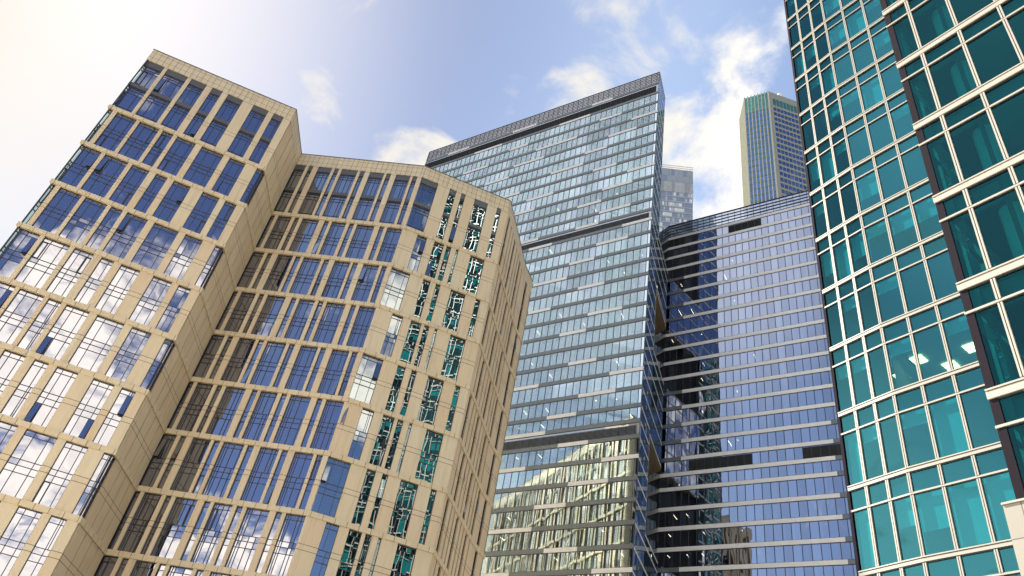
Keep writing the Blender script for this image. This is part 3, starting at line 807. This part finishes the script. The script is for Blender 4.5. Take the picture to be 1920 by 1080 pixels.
# ceiling lights seen through the glass
def ray_at(px, py, z):
    r = ROT @ np.array([px - 960, -(py - 540), -F_PX]); return r[:2] / r[2] * z
for px, py, s in ((1690, 705, 1), (1722, 674, 1), (1783, 685, 1), (1822, 651, 1), (1613, 746, .7)):
    zc = 26.16 - .97; q = ray_at(px, py, zc)
    fr = Fr(q, 147.5); m = MB()
    for k in range(3): m.box(fr, -.3 * s, .3 * s, zc - .04, zc - .01, -.36 * s + .26 * s * k, -.36 * s + .26 * s * k + .19 * s, 'lamp_white')
    m.build('ceiling_lamp', teal)
m = MB(); c = TA_f.end(2.6)
ff = Fr(TA_f.end(2.45), 152.5); zc = 44.0; R_ = .27
for j in range(24):
    a0, a1 = 2 * math.pi * j / 24, 2 * math.pi * (j + 1) / 24
    m.face([ff.pt(0, -.06, zc), ff.pt(R_ * math.cos(a0), -.06, zc + R_ * math.sin(a0)), ff.pt(R_ * math.cos(a1), -.06, zc + R_ * math.sin(a1))], 'blind')
m.build('round_sticker', teal)

# ------------------------------------------------------------------ pale stone block at the lower right
hs = 9.5
blk = thing('stone_block', 'pale stone-panelled block at the lower right corner, in front of the teal glass', 'building', (13.5, 14.5, 0))
b_f = Fr((1.31 * hs, 1.70 * hs), 146.5)
m = MB(); m.box(b_f, 0, 6.0, -EYE, hs, -1.4, 0, 'stone_podium'); m.build('wall', blk)
m = MB(); m.box(b_f, -.02, 6.0, hs, hs + .05, -1.4, .03, 'cream'); m.build('coping', blk)

# ------------------------------------------------------------------ ground
m = MB(); m.face([(-2500, -2500, -EYE - .01), (2500, -2500, -EYE - .01), (2500, 2500, -EYE - .01), (-2500, 2500, -EYE - .01)], 'asphalt'); structure('ground', m)
g_f = Fr((-70, 62), 90)
m = MB(); m.face([(-80, -60, -EYE + .12), (60, -60, -EYE + .12), (60, 150, -EYE + .12), (-80, 150, -EYE + .12)], 'paving', [(-80, -60), (60, -60), (60, 150), (-80, 150)])
for a, b in (((-80, -60), (60, -60)), ((60, -60), (60, 150)), ((60, 150), (-80, 150)), ((-80, 150), (-80, -60))):
    m.face([(a[0], a[1], -EYE - .01), (b[0], b[1], -EYE - .01), (b[0], b[1], -EYE + .12), (a[0], a[1], -EYE + .12)], 'paving')
structure('plaza_pavement', m)

# ------------------------------------------------------------------ sun, sky and clouds
SUN_AZ, SUN_EL = -54.0, 45.0
sd = bpy.data.lights.new('sun', 'SUN'); sd.energy = 5.0; sd.angle = math.radians(.53); sd.color = (1.0, .93, .80)
so = bpy.data.objects.new('sun', sd); col.objects.link(so)
a, e = math.radians(SUN_AZ), math.radians(SUN_EL)
sv = Vector((math.sin(a) * math.cos(e), math.cos(a) * math.cos(e), math.sin(e)))
so.rotation_euler = sv.to_track_quat('Z', 'Y').to_euler(); so.location = (0, 0, 400)

w = bpy.data.worlds.new('World'); scene.world = w; w.use_nodes = True
w.node_tree.nodes.clear(); t = NT(w.node_tree)
out = t.n('ShaderNodeOutputWorld'); bg = t.n('ShaderNodeBackground'); bg.inputs[1].default_value = .12
sky = t.n('ShaderNodeTexSky'); sky.sky_type = 'NISHITA'; sky.sun_disc = False
sky.sun_elevation = e; sky.sun_rotation = a; sky.altitude = 150; sky.air_density = 1.0; sky.dust_density = .8; sky.ozone_density = 2.0
tc = t.n('ShaderNodeTexCoord'); dirv = tc.outputs['Generated']
sx = t.n('ShaderNodeSeparateXYZ'); t.l(dirv, sx.inputs[0])
den = t.math('ADD', t.math('MAXIMUM', sx.outputs[2], 0.0), .22)
cx = t.n('ShaderNodeCombineXYZ'); t.l(t.math('DIVIDE', sx.outputs[0], den), cx.inputs[0]); t.l(t.math('DIVIDE', sx.outputs[1], den), cx.inputs[1])
n1 = t.n('ShaderNodeTexNoise'); n1.inputs['Scale'].default_value = 7.0; n1.inputs['Detail'].default_value = 13; n1.inputs['Roughness'].default_value = .6; n1.inputs['Distortion'].default_value = .35
t.l(cx.outputs[0], n1.inputs['Vector'])
n2 = t.n('ShaderNodeTexNoise'); n2.inputs['Scale'].default_value = 1.6; n2.inputs['Detail'].default_value = 7; n2.inputs['Roughness'].default_value = .55
mp = t.n('ShaderNodeMapping'); mp.inputs['Location'].default_value = (3.1, 7.7, 0); t.l(cx.outputs[0], mp.inputs[0]); t.l(mp.outputs[0], n2.inputs['Vector'])
def vec(az, el):
    a_, e_ = math.radians(az), math.radians(el); return (math.sin(a_) * math.cos(e_), math.cos(a_) * math.cos(e_), math.sin(e_))
def blob(az, el, rad, wgt):
    d = t.vmath('DOT_PRODUCT', dirv, vec(az, el))
    return t.math('MULTIPLY', t.ramp(d, math.cos(math.radians(rad)), 1.0), wgt)
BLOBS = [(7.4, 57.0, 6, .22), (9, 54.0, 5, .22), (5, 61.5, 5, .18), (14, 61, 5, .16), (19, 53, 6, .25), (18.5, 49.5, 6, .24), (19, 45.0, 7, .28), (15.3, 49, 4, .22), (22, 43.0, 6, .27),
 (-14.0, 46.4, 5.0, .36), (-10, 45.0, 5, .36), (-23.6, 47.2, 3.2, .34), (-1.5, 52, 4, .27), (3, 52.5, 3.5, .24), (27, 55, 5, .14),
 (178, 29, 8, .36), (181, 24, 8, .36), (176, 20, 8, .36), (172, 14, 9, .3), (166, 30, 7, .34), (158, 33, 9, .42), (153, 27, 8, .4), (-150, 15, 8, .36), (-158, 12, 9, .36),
 (-145, 11, 7, .3), (-168, 17, 9, .3), (-100, 42, 3, .2), (18, 20, 18, .42), (60, 22, 26, .45), (85, 48, 22, .4), (112, 22, 26, .45), (140, 10, 18, .36), (-130, 6, 16, .34), (-105, 6, 16, .3), (180, 5, 18, .36), (175, 78, 20, .5), (120, 66, 18, .4), (-120, 76, 12, .3)]  # low, eastern and overhead clouds here are unseen, added as fill light
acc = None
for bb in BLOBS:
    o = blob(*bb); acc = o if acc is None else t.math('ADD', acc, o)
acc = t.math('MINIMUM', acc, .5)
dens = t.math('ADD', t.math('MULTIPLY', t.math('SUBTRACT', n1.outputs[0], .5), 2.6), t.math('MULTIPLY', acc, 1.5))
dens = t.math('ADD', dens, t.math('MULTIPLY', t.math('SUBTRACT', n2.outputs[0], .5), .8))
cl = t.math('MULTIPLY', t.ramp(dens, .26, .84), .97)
# thin veil of high cloud towards the sun; the clear sky deepens away from it
vd = t.vmath('DOT_PRODUCT', dirv, vec(-60, 36))
ang = t.math('DEGREES', t.math('ARCCOSINE', vd)) if False else t.math('MULTIPLY', t.math('ARCCOSINE', vd), 57.2958)
veil = t.math('MULTIPLY', t.ramp(ang, 43, 3), t.math('ADD', .8, t.math('MULTIPLY', n2.outputs[0], .35)), clamp=True)
deep = t.ramp(ang, 50, 82)
tint = t.mix(deep, t.mix(t.ramp(ang, 34, 56), (.31, .30, .30), (.74, .63, .52)), (.35, .335, .40))
skyc = t.mix(1.0, sky.outputs[0], tint, 'MULTIPLY')
shade = t.ramp(t.math('ADD', dens, t.math('MULTIPLY', t.math('SUBTRACT', n2.outputs[0], .5), 1.3)), .8, 1.5)
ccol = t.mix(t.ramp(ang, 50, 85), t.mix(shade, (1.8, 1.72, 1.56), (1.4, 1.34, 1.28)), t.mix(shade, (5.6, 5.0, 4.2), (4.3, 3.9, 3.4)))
v2 = t.math('MULTIPLY', t.ramp(t.vmath('DOT_PRODUCT', dirv, vec(-115, 46)), math.cos(math.radians(20)), math.cos(math.radians(7))), .85)  # unseen bright sky patch added so the slab tower's glass mirrors pale
v3 = t.math('MULTIPLY', t.ramp(t.vmath('DOT_PRODUCT', dirv, vec(-90, 8)), math.cos(math.radians(33)), math.cos(math.radians(6))), .85)  # low unseen sky glow added to brighten the lower teal panes
aur = t.ramp(t.vmath('DOT_PRODUCT', dirv, vec(-63, 27)), math.cos(math.radians(14)), math.cos(math.radians(3)))  # unseen glow added off the sun to whiten the mirrored back windows
gap = t.ramp(t.vmath('DOT_PRODUCT', dirv, vec(-94, 58)), math.cos(math.radians(29)), math.cos(math.radians(8)))   # unseen sky patch, darkened so the upper teal glass mirrors darker
c1 = t.mix(veil, skyc, (1.7, 1.6, 1.42))
c1 = t.mix(t.math('MULTIPLY', gap, .55), c1, (.16, .22, .42))
c1 = t.mix(v2, c1, (2.4, 2.5, 2.75))
c1 = t.mix(v3, c1, (4.6, 4.5, 4.1)); c1 = t.mix(aur, c1, (7.0, 6.6, 5.6))
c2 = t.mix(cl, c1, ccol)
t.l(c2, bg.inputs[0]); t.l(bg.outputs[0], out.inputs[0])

# ------------------------------------------------------------------ output settings
vs = scene.view_settings; vs.view_transform = 'Standard'; vs.look = 'None'; vs.exposure = 2.2; vs.gamma = 1.0; vs.use_curve_mapping = False
scene.render.engine = 'CYCLES'
cy = scene.cycles; cy.use_denoising = True; cy.max_bounces = 10; cy.glossy_bounces = 5; cy.transparent_max_bounces = 16; cy.diffuse_bounces = 3; cy.transmission_bounces = 4
cy.caustics_reflective = False; cy.caustics_refractive = False; cy.sample_clamp_indirect = 4.0
for o in list(bpy.data.objects):
    if '_w' in o: del o['_w']
